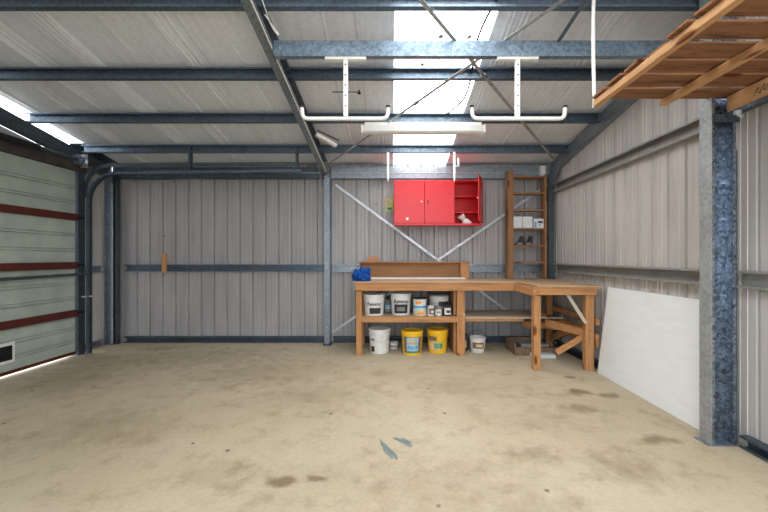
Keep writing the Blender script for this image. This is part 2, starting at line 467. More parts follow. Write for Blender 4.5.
# purlin stubs pass through the bright gap
# eave beams
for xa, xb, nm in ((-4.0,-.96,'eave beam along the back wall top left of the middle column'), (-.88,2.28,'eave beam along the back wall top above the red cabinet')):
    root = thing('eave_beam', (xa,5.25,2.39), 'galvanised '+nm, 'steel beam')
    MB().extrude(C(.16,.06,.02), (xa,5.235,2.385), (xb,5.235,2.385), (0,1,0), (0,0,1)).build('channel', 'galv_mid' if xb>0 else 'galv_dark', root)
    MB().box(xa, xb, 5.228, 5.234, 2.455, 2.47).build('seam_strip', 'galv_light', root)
# cross beam between the rafters
cb = thing('cross_beam', (-.93,2.80,2.80), 'wide speckled galvanised beam across the right bay carrying the white hangers', 'steel beam')
MB().extrude(C(.118,.05,.015), (-.912,2.80,2.802), (2.268,2.80,2.802), (0,1,0), (0,0,1)).build('channel', 'galv_beam', cb)
MB().box(-.919,-.914,2.79,2.87,2.80,2.93).build('end_cleat', 'galv_dark', cb)
for x in (-.86, 2.2): bolt(cb, (x,2.80,2.86), (0,-1,0))

# columns
def col(name, x, y, uu, h, b, ztop, mat, label, along='x', lip=.02):
    root = thing(name, (x,y,0), label, 'steel column')
    if along == 'x': m = MB().extrude([(p[1],p[0]) for p in C(h,b,lip,.004)], (x,y,0), (x,y,ztop), (1,0,0), (0,uu,0))
    else: m = MB().extrude([(p[0],p[1]) for p in C(h,b,lip,.004)], (x,y,0), (x,y,ztop), (uu,0,0), (0,1,0))
    m.build('post', mat, root)
    return root
c1 = col('steel_column', -.965, 5.18, 1, .12, .075, 2.41, 'galv_mid', 'slim galvanised column against the back wall under the rafter', 'y')
MB().box(-.975,-.86,5.10,5.30,0,.008).build('base_plate', 'galv_dark', c1)
for z in (.25,1.09,2.3): bolt(c1, (-.925,5.18,z), (0,-1,0))
# near right column: C section open to the room
c2 = thing('steel_column', (2.2,2.45,0), 'heavy galvanised column standing nearest at the right beside the white sheet', 'steel column')
prof = [(p[1], -p[0]) for p in C(.16,.09,.02,.006)]
ztop = roof(2.5)-.03
MB().extrude(prof, (2.12,2.495,0), (2.12,2.495,ztop), (1,0,0), (0,1,0)).build('post', 'galv_blue', c2)
MB().box(2.115,2.1195,2.402,2.498,0,ztop).build('flange_face', 'galv_light', c2)
MB().box(2.09,2.30,2.395,2.515,0,.006).build('base_plate', 'galv_mid', c2)
MB().box(2.282,2.294,2.41,2.45,0,1.96).build('edge_angle', 'galv_dark', c2)
for z in (.3,.34,1.0,1.06,1.2,1.9):
    bolt(c2, (2.2,2.489,z), (0,-1,0), 'galv_mid', .008)
c3 = col('steel_column', 2.29, 5.14, -1, .12, .075, 2.42, 'galv_dark', 'dark corner column where the back and right walls meet', 'y')
# left back corner: two nested channels
c4 = thing('steel_column', (-4.03,5.2,0), 'dark double channel column in the far left corner', 'steel column')
MB().extrude([(p[1],-p[0]) for p in C(.10,.07,.018,.004)], (-4.10,5.24,0), (-4.10,5.24,2.45), (1,0,0), (0,1,0)).build('post', 'galv_mid', c4)
MB().extrude([(p[1],-p[0]) for p in C(.06,.07,.016,.004)], (-3.998,5.26,0), (-3.998,5.26,2.45), (1,0,0), (0,1,0)).build('post', 'galv_dark', c4)
MB().tube([(-3.985,5.17,0.01),(-3.985,5.17,2.3)], .012, 8).build('conduit', 'galv_light', c4)

# girts
def girt(name, p0, p1, n, up, h, b, mat, label):
    root = thing(name, p0, label, 'wall girt')
    MB().extrude(C(h,b,.016,.003), p0, p1, n, up).build('rail', mat, root)
    return root
girt('wall_girt', (-3.9,5.345,1.04), (-.97,5.345,1.04), (0,-1,0), (0,0,1), .10, .06, 'galv_purlin', 'horizontal wall girt across the left half of the back wall')
girt('wall_girt', (-.88,5.345,1.03), (2.26,5.345,1.03), (0,-1,0), (0,0,1), .115, .06, 'galv_mid', 'horizontal wall girt on the back wall behind the workbench')
girt('wall_girt', (2.338,2.50,1.045), (2.338,5.13,1.045), (-1,0,0), (0,0,1), .115, .075, 'galv_girt', 'waist-high wall girt on the right wall above the white sheet')
girt('wall_girt', (2.338,YF,1.045), (2.338,2.42,1.045), (-1,0,0), (0,0,1), .115, .05, 'galv_girt', 'waist-high wall girt to the right of the nearest column')
girt('wall_girt', (2.338,2.50,2.165), (2.338,5.13,2.165), (-1,0,0), (0,0,1), .115, .075, 'galv_girt', 'high wall girt near the top of the right wall under the rafter')
girt('wall_girt', (XL,4.78,1.04), (XL,5.13,1.04), (1,0,0), (0,0,1), .09, .05, 'galv_mid', 'short waist-high girt beside the garage door jamb')
girt('wall_girt', (XL,4.78,.02), (XL,5.13,.02), (1,0,0), (0,0,1), .07, .05, 'galv_mid', 'short floor-level girt beside the garage door jamb')
# base channels
girt('base_channel', (-3.9,5.345,.004), (-.975,5.345,.004), (0,-1,0), (0,0,1), .085, .07, 'galv_dark', 'dark base channel on the floor along the left back wall')
girt('base_channel', (-.86,5.345,.004), (2.26,5.345,.004), (0,-1,0), (0,0,1), .085, .07, 'galv_dark', 'dark base channel on the floor behind the workbench')
girt('base_channel', (2.338,2.53,.004), (2.338,5.13,.004), (-1,0,0), (0,0,1), .08, .055, 'galv_dark', 'base channel along the right wall behind the white sheet')
girt('base_channel', (2.338,YF,.004), (2.338,2.38,.004), (-1,0,0), (0,0,1), .08, .06, 'galv_dark', 'base channel on the floor right of the nearest column')
tag(MB().box(-3.83,-3.19,5.31,5.3495,2.345,2.372).build('cover_strip', 'galv_light'), 'pale thin strip fixed at the top of the left back wall', 'metal strip')

# small white conduit on right wall
# bracing straps
def strap(p0, p1, up, label, w=.03, mat='galv_strap', cat='brace strap', grp=None, clip=None, roofed=False):
    root = thing('brace_strap', p0, label, cat, grp)
    MB().bar(p0, p1, w, .003, up).build('strap', mat, root)
    if clip is not None:
        p = Vector(p0).lerp(Vector(p1), clip); d = (Vector(p1)-Vector(p0)).normalized()
        MB().bar(p-d*.03, p+d*.03, w*1.35, .014, up).build('tensioner', 'galv_mid', root)
    return root
rn = Vector((0,SL,1)).normalized()
strap((-.87,5.0,roof(5.0)-.1095), (2.20,1.15,roof(1.15)-.1095), rn, 'grey roof brace strap rising from the middle column towards the pallet', .03, 'galv_light', clip=.36)
strap((2.20,4.9,roof(4.9)-.1135), (-.87,1.15,roof(1.15)-.1135), rn, 'grey roof brace strap running from the right back corner to the front', .03, 'galv_light', clip=.45)
strap((1.28,2.86,roof(2.86)-.126), (1.31,2.2,roof(2.2)-.126), rn, 'short dark strap above the cross beam left of the pallet rod', .03, 'galv_purlin')
strap((-.82,5.262,2.30), (2.24,5.262,.05), (0,1,0), 'pale wall brace strap falling from upper left to lower right behind the bench', .035, 'galv_strap', clip=.44)
strap((2.26,5.254,2.30), (-.86,5.254,.16), (0,1,0), 'pale wall brace strap falling from upper right to the middle column foot', .035, 'galv_strap', clip=.52)

# ------------------------------------------------------------------ garage door (left)
dr = thing('door_1', (-4.0,3.4,0.0), 'x', 'x'); del dr['label']; del dr['category']; struct(dr)
secs = [(.04,.545),(.555,1.145),(1.155,1.755),(1.765,2.33)]
for (z0, z1) in secs:
    q = MB(); H = z1-z0
    zz = [0, .155,.165,.175,.185, .36,.37,.38,.39, 1]
    prof = [(-4.0,z0)]
    for f in (.30,.62):
        prof += [(-4.0,z0+H*f-.024),(-4.012,z0+H*f-.018),(-4.012,z0+H*f-.014),(-3.996,z0+H*f-.008),(-3.996,z0+H*f+.008),(-4.012,z0+H*f+.014),(-4.012,z0+H*f+.018),(-4.0,z0+H*f+.024)]
    prof += [(-4.0,z1),(-4.04,z1),(-4.04,z0)]
    q.extrude([(p[0],p[1]) for p in prof], (0,DOOR0-.1,0), (0,4.58,0), (1,0,0), (0,0,1))
    q.build('door_section', 'door_skin', dr)
for z in (1.75, 1.145, .545):
    MB().extrude(C(.082,.03,.0,.004)[::1], (-3.996,DOOR0,z-.041), (-3.996,4.58,z-.041), (1,0,0), (0,0,1)).build('red_strut', 'rust_primer', dr)
    MB().box(-3.97,-3.955,DOOR0,4.58,z-.04,z+.04).build('red_strut', 'rust_primer', dr)
MB().box(-4.03,-3.985,DOOR0,4.58,.028,.062).build('bottom_rail', 'rust_primer', dr)
MB().tube([(-3.93,DOOR0,1.01),(-3.93,4.66,1.035)], .017, 10).build('lock_bar', 'galv_dark', dr)
# pet flap
pf = MB().box(-3.99,-3.975,3.40,3.83,.145,.365).build('pet_flap', 'white_plastic', dr, bevel=.012)
MB().box(-3.976,-3.970,3.43,3.795,.18,.33).build('flap_opening', 'dark_glass', pf)
for k in range(5): MB().box(-3.971,-3.966,3.43,3.795,.20+k*.026,.204+k*.026).build('grille_bar', 'steel_black', pf)
# rollers
for z in (.55,1.15,1.75): MB().tube([(-3.95,4.56,z),(-3.95,4.65,z)], .016, 10).build('roller', 'steel_black', dr)
MB().tube([(-3.93,4.60,.745),(-3.87,4.69,.745)], .012, 8).build('latch_bolt', 'galv_strap', dr)

jb = thing('door_jamb', (-4.0,4.66,0), 'dark galvanised door jamb post at the far end of the garage door', 'door jamb')
MB().extrude([(p[1],p[0]) for p in C(.14,.10,.02,.004)], (-4.115,4.60,0), (-4.115,4.60,2.4), (1,0,0), (0,1,0)).build('post', 'galv_dark', jb)
MB().box(-3.965,-3.885,4.70,4.708,0,2.42).build('face_plate', 'galv_mid', jb)

# curved track: vertical then horizontal into the room
tr = thing('door_track', (-3.9,4.66,0), 'curved galvanised garage door track bending from the jamb into the room', 'door track')
pts = [(-3.905,4.66,.02),(-3.905,4.66,1.95)]
R_ = .36
for k in range(1,13):
    a = PI/2*k/12; pts.append((-3.905+R_*(1-math.cos(a)), 4.66, 1.95+R_*math.sin(a)+.03*k/12))
pts.append((-1.16,4.66,2.37))
def ribbon(pts, w, t, off=0):
    q = MB(); n = 0
    for i, p in enumerate(pts):
        p = Vector(p); a = Vector(pts[max(0,i-1)]); b = Vector(pts[min(len(pts)-1,i+1)]); d = (b-a).normalized()
        nn_ = Vector((d.z,0,-d.x))
        for (sy, sn) in ((-w/2,-t/2),(w/2,-t/2),(w/2,t/2),(-w/2,t/2)):
            q.v.append(tuple(p + Vector((0,sy,0)) + nn_*(sn+off)))
    for i in range(len(pts)-1):
        for k in range(4): k2=(k+1)%4; q.f.append((i*4+k,i*4+k2,i*4+4+k2,i*4+4+k))
    q.f += [(3,2,1,0)]; m=(len(pts)-1)*4; q.f += [(m,m+1,m+2,m+3)]
    return q
ribbon(pts, .05, .004, 0).build('track_web', 'galv_dark', tr)
ribbon([(p[0],p[1]-.025,p[2]) for p in pts], .004, .034, .017).build('track_lip', 'galv_purlin', tr)
ribbon([(p[0],p[1]+.025,p[2]) for p in pts], .004, .034, .017).build('track_lip', 'galv_purlin', tr)
# upper curved angle above the track
pts2 = [(-3.97,4.70,2.02)]+[(-3.97+.34*(1-math.cos(PI/2*k/10)), 4.70, 2.10+.34*math.sin(PI/2*k/10)) for k in range(0,11)]+[(-1.2,4.70,2.455)]
ribbon(pts2, .012, .045, 0).build('track_angle', 'galv_dark', tr)
MB().box(-1.24,-1.215,4.66,4.73,2.38,roof(4.72)-.02).build('hanger_strap', 'galv_dark', tr)
MB().box(-2.62,-2.595,4.66,4.73,2.38,roof(4.72)-.02).build('hanger_strap', 'galv_dark', tr)

hd = thing('door_header', (-3.95,3.4,2.35), 'dark brown header beam over the garage door', 'header beam')
MB().box(-4.10,-3.95,DOOR0-.3,4.82,2.335,2.47).build('beam', 'brown_header', hd)
MB().tube([(-3.90,DOOR0-.2,2.46),(-3.90,4.66,2.46)], .022, 10).build('spring_shaft', 'galv_dark', hd)
MB().tube([(-3.90,3.2,2.46),(-3.90,4.0,2.46)], .036, 14).build('spring', 'steel_black', hd)
MB().lathe([(.03,-.04),(.065,-.035),(.05,0),(.065,.035),(.03,.04)], 0,0,0, 20)
q = MB(); 
for k in range(21):
    pass
MB().tube([(-3.90,4.50,2.46),(-3.90,4.515,2.46),(-3.90,4.56,2.46),(-3.90,4.575,2.46)], [.07,.05,.05,.07], 18).build('cable_drum', 'galv_mid', hd)
MB().box(-4.0,-3.86,4.60,4.61,2.38,2.55).build('bearing_plate', 'galv_light', hd)

# short timber offcut on the girt
tag(MB().box(-3.335,-3.275,5.255,5.2848,1.02,1.30).build('timber_offcut', 'wood_z', bevel=.003), 'short upright timber offcut hung on the left back wall girt', 'timber offcut')

# ------------------------------------------------------------------ workbench
bn = thing('workbench', (0.9,4.9,0), 'L-shaped pine workbench with lower shelf along the back wall', 'workbench')
B = .003
def wbox(name, mat, *a, bevel=B, parent=None): return MB().box(*a).build(name, mat, parent or bn, bevel=bevel)
wbox('worktop', 'ply_top', -.47,1.58,4.545,5.235,.922,.94)
wbox('corner_worktop', 'ply_top', 1.5805,2.28,3.935,5.235,.922,.94)
wbox('front_rail', 'wood_x', -.46,1.555,4.56,4.60,.825,.921)
wbox('side_rail', 'wood_y', 1.535,1.573,3.95,4.558,.825,.921)
wbox('end_rail', 'wood_x', 1.575,2.235,3.95,3.988,.835,.921)
wbox('left_rail', 'wood_y', -.46,-.42,4.60,5.20,.825,.921)
wbox('back_rail', 'wood_x', -.42,2.25,5.16,5.20,.825,.921)
wbox('leg', 'wood_z', -.455,-.385,4.60,4.68,0,.82)
wbox('leg', 'wood_z', .825,.925,4.602,4.67,0,.824)
wbox('leg', 'wood_z', 1.562,1.637,3.99,4.07,0,.824)
wbox('leg', 'wood_z', 2.13,2.222,3.99,4.06,0,.834)
wbox('leg', 'wood_z', -.455,-.385,5.08,5.155,0,.82)
wbox('leg', 'wood_z', .825,.90,5.08,5.155,0,.82)
wbox('leg', 'wood_z', 2.17,2.25,5.08,5.155,0,.82)
wbox('divider_board', 'brown_board', .79,.822,4.66,5.06,.0,.43)
wbox('divider_board', 'brown_board', .79,.822,4.66,5.06,.505,.824)
wbox('lower_shelf', 'ply_shelf', -.38,1.95,4.605,5.155,.475,.493)
wbox('shelf_rail', 'wood_x', -.383,.823,4.575,4.603,.425,.497)
wbox('shelf_rail', 'wood_x', .927,1.66,4.575,4.603,.438,.488)
wbox('shelf_edge', 'pale_wood', .927,2.16,4.55,4.574,.478,.492)
wbox('shelf_rail', 'wood_x', -.383,2.16,5.08,5.12,.40,.474)
MB().bar((1.93,4.54,.43), (2.175,4.06,.40), .04, .09).build('cross_rail', 'wood_y', bn, bevel=B)
MB().bar((1.60,4.06,.10), (2.20,4.20,.40), .035, .07).build('diagonal_brace', 'wood_x', bn, bevel=B) if False else None
MB().bar((1.87,4.13,.165), (2.175,4.10,.36), .035, .065).build('diagonal_brace', 'wood_x', bn, bevel=B)
MB().bar((1.94,4.02,.835), (2.135,4.00,.52), .025, .035).build('pale_brace', 'pale_wood', bn, bevel=.002)
MB().bar((2.2,4.08,.40),(2.2,5.07,.40), .035,.09).build('side_stretcher', 'wood_y', bn, bevel=B)
MB().bar((2.215,4.10,.50),(2.2,5.05,.12), .03,.08).build('diagonal_brace', 'wood_y', bn, bevel=B)
MB().bar((1.80,5.0,.33), (2.20,4.60,.36), .035, .08).build('low_rail', 'wood_x', bn, bevel=B)
wbox('wall_rail', 'wood_y', 2.236,2.272,3.97,5.12,.50,.57)
wbox('wall_rail', 'wood_y', 2.236,2.272,3.97,5.12,.26,.40)
# screw heads on legs
for x, zs in ((.875,(.5,.44,.3)),(1.595,(.87,)),(2.175,(.80,.44,.36))):
    for z in zs: bolt(bn, (x, 4.602 if x<1 else (3.95 if z>.85 else 3.99), z), (0,-1,0), 'galv_dark', .007)
bolt(bn, (.915,4.602,.52), (0,-1,0), 'galv_strap', .014)

bb = thing('back_shelf', (.33,5.17,.94), 'low brown timber shelf box standing on the back of the workbench', 'shelf')
wbox('back_panel', 'brown_board', -.455,1.09,5.205,5.225,.942,1.165, parent=bb, bevel=.002)
wbox('top_board', 'brown_board', -.465,1.10,5.09,5.228,1.166,1.184, parent=bb, bevel=.002)
wbox('end_panel', 'wood_z', .965,1.088,5.11,5.204,.942,1.165, parent=bb, bevel=.002)
wbox('end_panel', 'brown_board', -.455,-.437,5.11,5.204,.942,1.165, parent=bb, bevel=.002)
tag(MB().box(-.35,-.19,5.11,5.16,1.185,1.25).build('wood_block', 'wood_x', bevel=.003), 'small pale timber block on top of the brown back shelf', 'wood block')
tag(MB().box(-.33,1.02,5.045,5.075,.941,.965).build('white_batten', 'white_plastic', bevel=.003), 'long thin white batten lying on the worktop before the brown back shelf', 'batten')

# blue rag
def rag():
    bm = bmesh.new(); bmesh.ops.create_icosphere(bm, subdivisions=5, radius=1)
    for v in bm.verts:
        p = v.co.copy()
        n1 = noise.noise(p*1.6)*.45 + noise.noise(p*4+Vector((3,1,2)))*.28 + noise.ridged_multi_fractal(p*2.2, 1, 2, 3, 1, 2)*.10
        p *= (.9+n1)
        x = p.x*.115; y = p.y*.09; z = max(p.z, -.55)*.105+.06
        if p.x > .4 and p.z < .5: z -= .012
        v.co = Vector((x,y,max(z,.001)))
    me = bpy.data.meshes.new('blue_rag'); bm.to_mesh(me); bm.free(); me.materials.append(MATS['blue_cloth'])
    for p in me.polygons: p.use_smooth = True
    o = bpy.data.objects.new('blue_rag', me); COL.objects.link(o); o.location = (-.375,4.68,.941)
    tag(o, 'crumpled dark blue cloth on the left end of the workbench', 'cloth')
rag()

# ------------------------------------------------------------------ narrow shelf unit
su = thing('shelf_unit', (1.9,5.15,.94), 'tall narrow timber shelf unit standing on the workbench corner', 'shelf unit')
wbox('side_panel', 'ladder_z', 1.625,1.70,5.075,5.215,.942,2.46, parent=su)
wbox('side_panel', 'ladder_z', 2.135,2.17,5.075,5.215,.942,2.395, parent=su)
for z in (2.375,2.145,1.905,1.645,1.405,1.175):
    wbox('shelf', 'ladder_x', 1.702,2.133,5.08,5.21,z-.011,z+.011, parent=su, bevel=.002)
# boxes on it
def carton(x0, x1, h, label, marks=False):
    t = thing('small_box', ((x0+x1)/2,5.14,1.657), label, 'box', 'white boxes on the narrow shelf unit')
    MB().box(x0,x1,5.095,5.20,1.657,1.657+h).build('carton', 'card_white', t, bevel=.002)
    MB().box(x0+.002,x1-.002,5.097,5.198,1.657+h,1.657+h+.003).build('lid_flap', 'white_plastic', t)
    if marks:
        MB().box(x0+.012,x0+.04,5.0935,5.0945,1.67,1.74).build('label', 'blue_label', t)
        MB().box(x0+.06,x1-.015,5.0935,5.0945,1.725,1.755).build('label', 'black_label', t)
        MB().box(x0+.07,x1-.05,5.0935,5.0945,1.685,1.705).build('label', 'black_label', t)
carton(1.705,1.83,.158, 'plain white carton at the left end of the narrow unit shelf')
carton(1.838,1.972,.158, 'plain white carton between two others on the narrow unit shelf')
carton(1.99,2.13,.128, 'lower white carton with dark printing, rightmost on the narrow unit shelf', True)
def holder(x, label):
    t = thing('angled_holder', (x,5.12,1.416), label, 'black holder', 'black holders on the narrow unit')
    MB().extrude([(-.065,0),(.045,0),(.055,.02),(.055,.125),(.02,.125),(-.01,.06),(-.065,.02)], (x,5.10,1.417), (x,5.16,1.417), (1,0,0), (0,0,1)).build('body', 'black_plastic', t, bevel=.004)
    MB().box(x-.05,x+.03,5.096,5.10,1.425,1.45).build('face', 'grey_label', t)
holder(1.80, 'left one of two black angled holders on the narrow shelf')
holder(1.925, 'right one of two black angled holders on the narrow shelf')

# ------------------------------------------------------------------ red cabinet
rc = thing('wall_cabinet', (.64,5.16,1.70), 'bright red metal wall cabinet with its right door open', 'cabinet')
X0,X1,Z0,Z1,YFc,YBc = .025,1.25,1.695,2.308,5.0,5.30
X2 = .86
MB().box(X0,X1,YBc-.012,YBc-.075+.065,Z0,Z1)
def rbox(name, *a, mat='red_paint', parent=rc, bevel=.003): return MB().box(*a).build(name, mat, parent, bevel=bevel)
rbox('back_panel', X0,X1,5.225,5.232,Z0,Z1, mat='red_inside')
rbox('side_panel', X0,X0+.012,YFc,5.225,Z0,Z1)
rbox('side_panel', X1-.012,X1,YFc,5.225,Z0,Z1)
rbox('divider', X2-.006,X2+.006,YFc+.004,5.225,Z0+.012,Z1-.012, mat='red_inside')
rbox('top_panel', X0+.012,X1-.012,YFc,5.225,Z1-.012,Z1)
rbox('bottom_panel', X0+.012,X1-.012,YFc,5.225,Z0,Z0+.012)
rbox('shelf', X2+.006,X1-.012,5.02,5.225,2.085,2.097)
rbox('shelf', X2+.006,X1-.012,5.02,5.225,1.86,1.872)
rbox('bottom_trim', X0,X1,YFc-.012,YFc-.002,Z0-.01,Z0+.018)
d1 = rbox('door', X0+.004,.445,YFc-.016,YFc-.001,Z0+.02,Z1-.004)
d2 = rbox('door', .449,X2-.002,YFc-.016,YFc-.001,Z0+.02,Z1-.004)
MB().tube([(.405,YFc-.016,2.01),(.405,YFc-.034,2.01)], .012, 12).build('knob', 'white_plastic', d1)
MB().tube([(.21,YFc-.016,1.775),(.21,YFc-.0175,1.775)], .019, 18).build('sticker', 'white_plastic', d1)
MB().tube([(.49,YFc-.016,2.01),(.49,YFc-.024,2.01)], .012, 12).build('lock', 'steel_black', d2)
MB().box(.486,.494,YFc-.018,YFc-.016,1.965,1.99).build('lock', 'steel_black', d2)
# open door swung outwards
hx, hy = X1-.004, YFc-.002
fx, fy = 1.095, 4.62
d = Vector((fx-hx, fy-hy, 0)); L = d.length; d.normalize(); nrm = Vector((-d.y, d.x, 0))
d3 = MB().extrude([(0,0),(L,0),(L,.014),(0,.014)], (hx,hy,Z0+.02), (hx,hy,Z1-.004), d, nrm).build('door', 'red_paint', rc, bevel=.003)
p = Vector((hx,hy,2.01))+d*(L-.05)
MB().tube([p-nrm*.001, p-nrm*.018], .012, 12).build('knob', 'galv_strap', d3)
MB().tube([(X1-.03,YFc-.004,2.02),(X1-.03,YFc-.012,2.02)], .008, 8).build('catch', 'galv_strap', rc)

# white spray jug in the cabinet
jg = thing('white_jug', (1.02,5.08,1.708), 'white plastic jug with tilted cup in the open red cabinet', 'jug')
MB().lathe([(.05,0),(.056,.01),(.056,.045),(.04,.065),(.03,.075),(.0,.078)], 1.035,5.08,1.7095, 24).build('base', 'white_plastic', jg, smooth=True)
MB().tube([(1.01,5.08,1.77),(.985,5.07,1.80),(.955,5.06,1.83)], [.028,.045,.052], 20).build('cup', 'white_plastic', jg, smooth=True)
MB().tube([(1.05,5.05,1.75),(1.08,5.04,1.73),(1.085,5.04,1.715)], [.02,.022,.022], 14).build('spout', 'card_white', jg, smooth=True)
# yellow switch plate
yp = thing('yellow_notice', (-.05,5.33,1.95), 'yellow-green notice card on the wall left of the red cabinet', 'notice')
MB().box(-.095,.018,5.329,5.3495,1.925,2.11).build('card', 'yellow_paper', yp)
MB().box(-.085,-.03,5.3265,5.329,2.0,2.08).build('panel', 'pale_wood', yp)
MB().box(-.07,.0,5.3265,5.329,1.94,1.975).build('panel', 'green_label', yp)
# white sensor under the right rafter
sn = thing('motion_sensor', (2.14,5.1,2.40), 'small white sensor box under the eave at the right back corner', 'sensor')
MB().box(2.105,2.18,5.14,5.226,2.415,2.55).build('housing', 'white_plastic', sn, bevel=.012)
MB().tube([(2.142,5.18,2.416),(2.142,5.18,2.405)], .028, 16).build('lens', 'card_white', sn)

# ------------------------------------------------------------------ buckets and tins
def pail_mesh(r, h, taper=.86):
    rb = r*taper
    body = MB().lathe([(rb-.004,0),(rb,.004),(r*.985,h*.80),(r,h*.80),(r+.004,h*.81),(r+.004,h*.835),(r*.99,h*.84),(r*.995,h-.012),(r*.95,h-.012)], seg=40)
    return body
def wallr(r, h, z, taper=.86): return r*taper + (r*.985-r*taper)*(z/(h*.80))
def bucket(name, loc, r, h, body, lid, label, cat='bucket', group=None, labels=(), texts=(), handle=True, rot=0):
    t = thing(name, (0,0,0), label, cat, group)
    b = pail_mesh(r,h); b.build('body', body, t, smooth=True)
    if lid: MB().lathe([(r+.001,h-.022),(r+.007,h-.022),(r+.007,h-.003),(r+.003,h),(r-.008,h),(r-.010,h-.006),(.0,h-.006)], seg=40).build('lid', lid, t, smooth=True)
    else: MB().lathe([(r-.006,h-.012),(r+.004,h-.012),(r+.005,h),(r-.005,h),(r-.007,h-.012)], seg=40).build('rim', body, t, smooth=True)
    for (mat, z0, z1, a0, a1) in labels:
        MB().arc(wallr(r,h,z0)+.0004, wallr(r,h,z1)+.0004, z0, z1, a0, a1).build('label', mat, t)
    for (txt, size, z, a, mat) in texts:
        v, f = text_mesh(txt, size, wallr(r,h,z+size*.4)+.0035, z, a)
        q = MB(); q.v = v; q.f = f; q.build('lettering', mat, t)
    if handle:
        hp = []
        for k in range(15):
            a = PI*k/14; x = -(r+.007)*math.cos(a); s_ = math.sin(a)
            hp.append((x, -(r*.62)*s_ - .01*s_ if handle != 'up' else 0, h*.80 - h*.28*s_ if handle != 'up' else h*.8))
        # keep the wire outside the wall
        hp = [(x*1.0, min(y, -math.sqrt(max(0,(r+.006)**2-x*x))), z) for (x,y,z) in hp]
        MB().tube(hp, .0022, 6).build('handle', 'galv_mid' if handle is True else handle, t)
    t.location = loc; t.rotation_euler.z = rot
    return t
SH = .4945
# upper shelf
bucket('paint_bucket', (-.232,4.75,SH), .138, .275, 'white_pail', 'white_pail', 'white paint bucket at the left end of the bench shelf', group='paint on the bench shelf',
       labels=[('black_label',.03,.105,-.45,.75)], texts=[('Resene',.062,.155,.0,'black_label')], handle='galv_strap')
bucket('paint_tin', (-.055,5.0,SH), .07, .20, 'grey_label', 'black_label', 'small dark tin between the two white paint buckets', 'tin', labels=[('pale_blue_label',.05,.10,-.6,.6)], handle=False)
bucket('paint_bucket', (.115,4.78,SH), .135, .285, 'white_pail', 'white_pail', 'white paint bucket with large black label, second on the bench shelf', group='paint on the bench shelf',
       labels=[('black_label',.03,.145,-.75,.75),('grey_label',.06,.11,-.45,.45)], texts=[('Resene',.066,.185,.0,'black_label')], handle=True)
t = thing('paint_tin', (0,0,0), 'white tin with blue stripe and orange label on the bench shelf', 'tin')
MB().lathe([(.086,0),(.09,.004),(.086,.01),(.086,.19),(.09,.195),(.09,.21),(.08,.212),(.076,.204),(0,.204)], seg=36).build('body', 'white_pail', t, smooth=True)
MB().lathe([(.083,.206),(.091,.208),(.091,.222),(.082,.224),(.0,.22)], seg=36).build('lid', 'dark_grime', t, smooth=True)
MB().arc(.0865,.0865,.10,.125,-1.4,1.4).build('label', 'blue_label', t)
MB().arc(.0865,.0865,.078,.10,-1.4,1.4).build('label', 'pale_blue_label', t)
MB().arc(.0865,.0865,.145,.185,-.75,.1).build('label', 'orange_label', t)
MB().arc(.0865,.0865,.012,.07,-1.0,.9).build('label', 'sand_label', t)
MB().arc(.0879,.0879,.018,.045,-.3,.55).build('label', 'orange_label', t)
t.location = (.365,4.75,SH)
bucket('paint_bucket', (.64,4.93,SH), .135, .255, 'white_pail', 'grey_label', 'pale paint bucket with dark band and grey lid at the back of the bench shelf', group='paint on the bench shelf',
       labels=[('black_label',.11,.165,-.2,1.1),('grey_label',.02,.11,-1.1,1.1)], handle=True)
def tin(loc, r, h, label, mats, rot=0):
    t = thing('small_tin', (0,0,0), label, 'tin', 'small tins before the banded bucket')
    MB().lathe([(r-.002,0),(r+.001,.003),(r-.001,.008),(r-.001,h-.01),(r+.002,h-.006),(r+.002,h),(r-.006,h),(r-.008,h-.005),(0,h-.005)], seg=28).build('body', mats[0], t, smooth=True)
    MB().arc(r,r,.02,h-.03,-.9,.7).build('label', mats[1], t)
    MB().arc(r+.0015,r+.0015,.04,h*.55,-.4,.5).build('label', mats[2], t)
    t.location = loc; t.rotation_euler.z = rot
tin((.503,4.69,SH), .045, .125, 'small pale tin with brown label in front of the banded bucket', ('white_pail','brown_card','white_pail'), .3)
tin((.601,4.67,SH), .05, .115, 'small white tin with grey label, middle of the front row', ('tin_metal','white_pail','grey_label'), -.2)
tin((.713,4.69,SH), .058, .135, 'small black tin with white label beside the shelf divider', ('black_label','white_pail','black_label'), .1)
# floor level
bucket('paint_bucket', (-.165,4.78,0), .140, .315, 'white_pail', 'white_pail', 'plain white bucket on the floor under the left end of the bench',
       labels=[('grey_label',.17,.20,-1.0,-.45),('black_label',.03,.10,-.95,-.5)], handle='galv_strap')
bucket('yellow_bucket', (.26,4.70,0), .138, .305, 'yellow_pail', 'yellow_pail', 'yellow bucket with blue and white label on the floor under the bench', group='yellow buckets under the bench',
       labels=[('brown_card',.035,.24,-.95,.95),('pale_blue_label',.06,.235,-.6,.6),('sand_label',.14,.215,-.42,.42),('blue_label',.085,.125,-.5,.5),('green_label',.035,.058,-.5,.5)], handle='galv_mid')
bucket('yellow_bucket', (.60,4.79,0), .136, .305, 'yellow_pail', 'yellow_pail', 'yellow bucket with green and brown label beside the bench divider', group='yellow buckets under the bench',
       labels=[('brown_card',.17,.225,-1.1,-.2),('sand_label',.035,.165,-1.1,.15),('green_label',.07,.14,-.5,.4),('orange_label',.035,.06,-1.0,.3)], handle='galv_mid')
def small_open(loc, r, h, label):
    t = thing('small_pot', (0,0,0), label, 'pot')
    MB().lathe([(r*.8,0),(r*.82,.003),(r,h-.01),(r+.005,h-.008),(r+.005,h),(r-.004,h),(r*.78,.01),(0,.01)], seg=28).build('body', 'white_pail', t, smooth=True)
    MB().arc(r*.86,r*.93,h*.25,h*.6,-.8,.6).build('label', 'grey_label', t)
    t.location = loc
small_open((.02,4.98,0), .065, .085, 'small pale pot on the floor between white and yellow buckets')
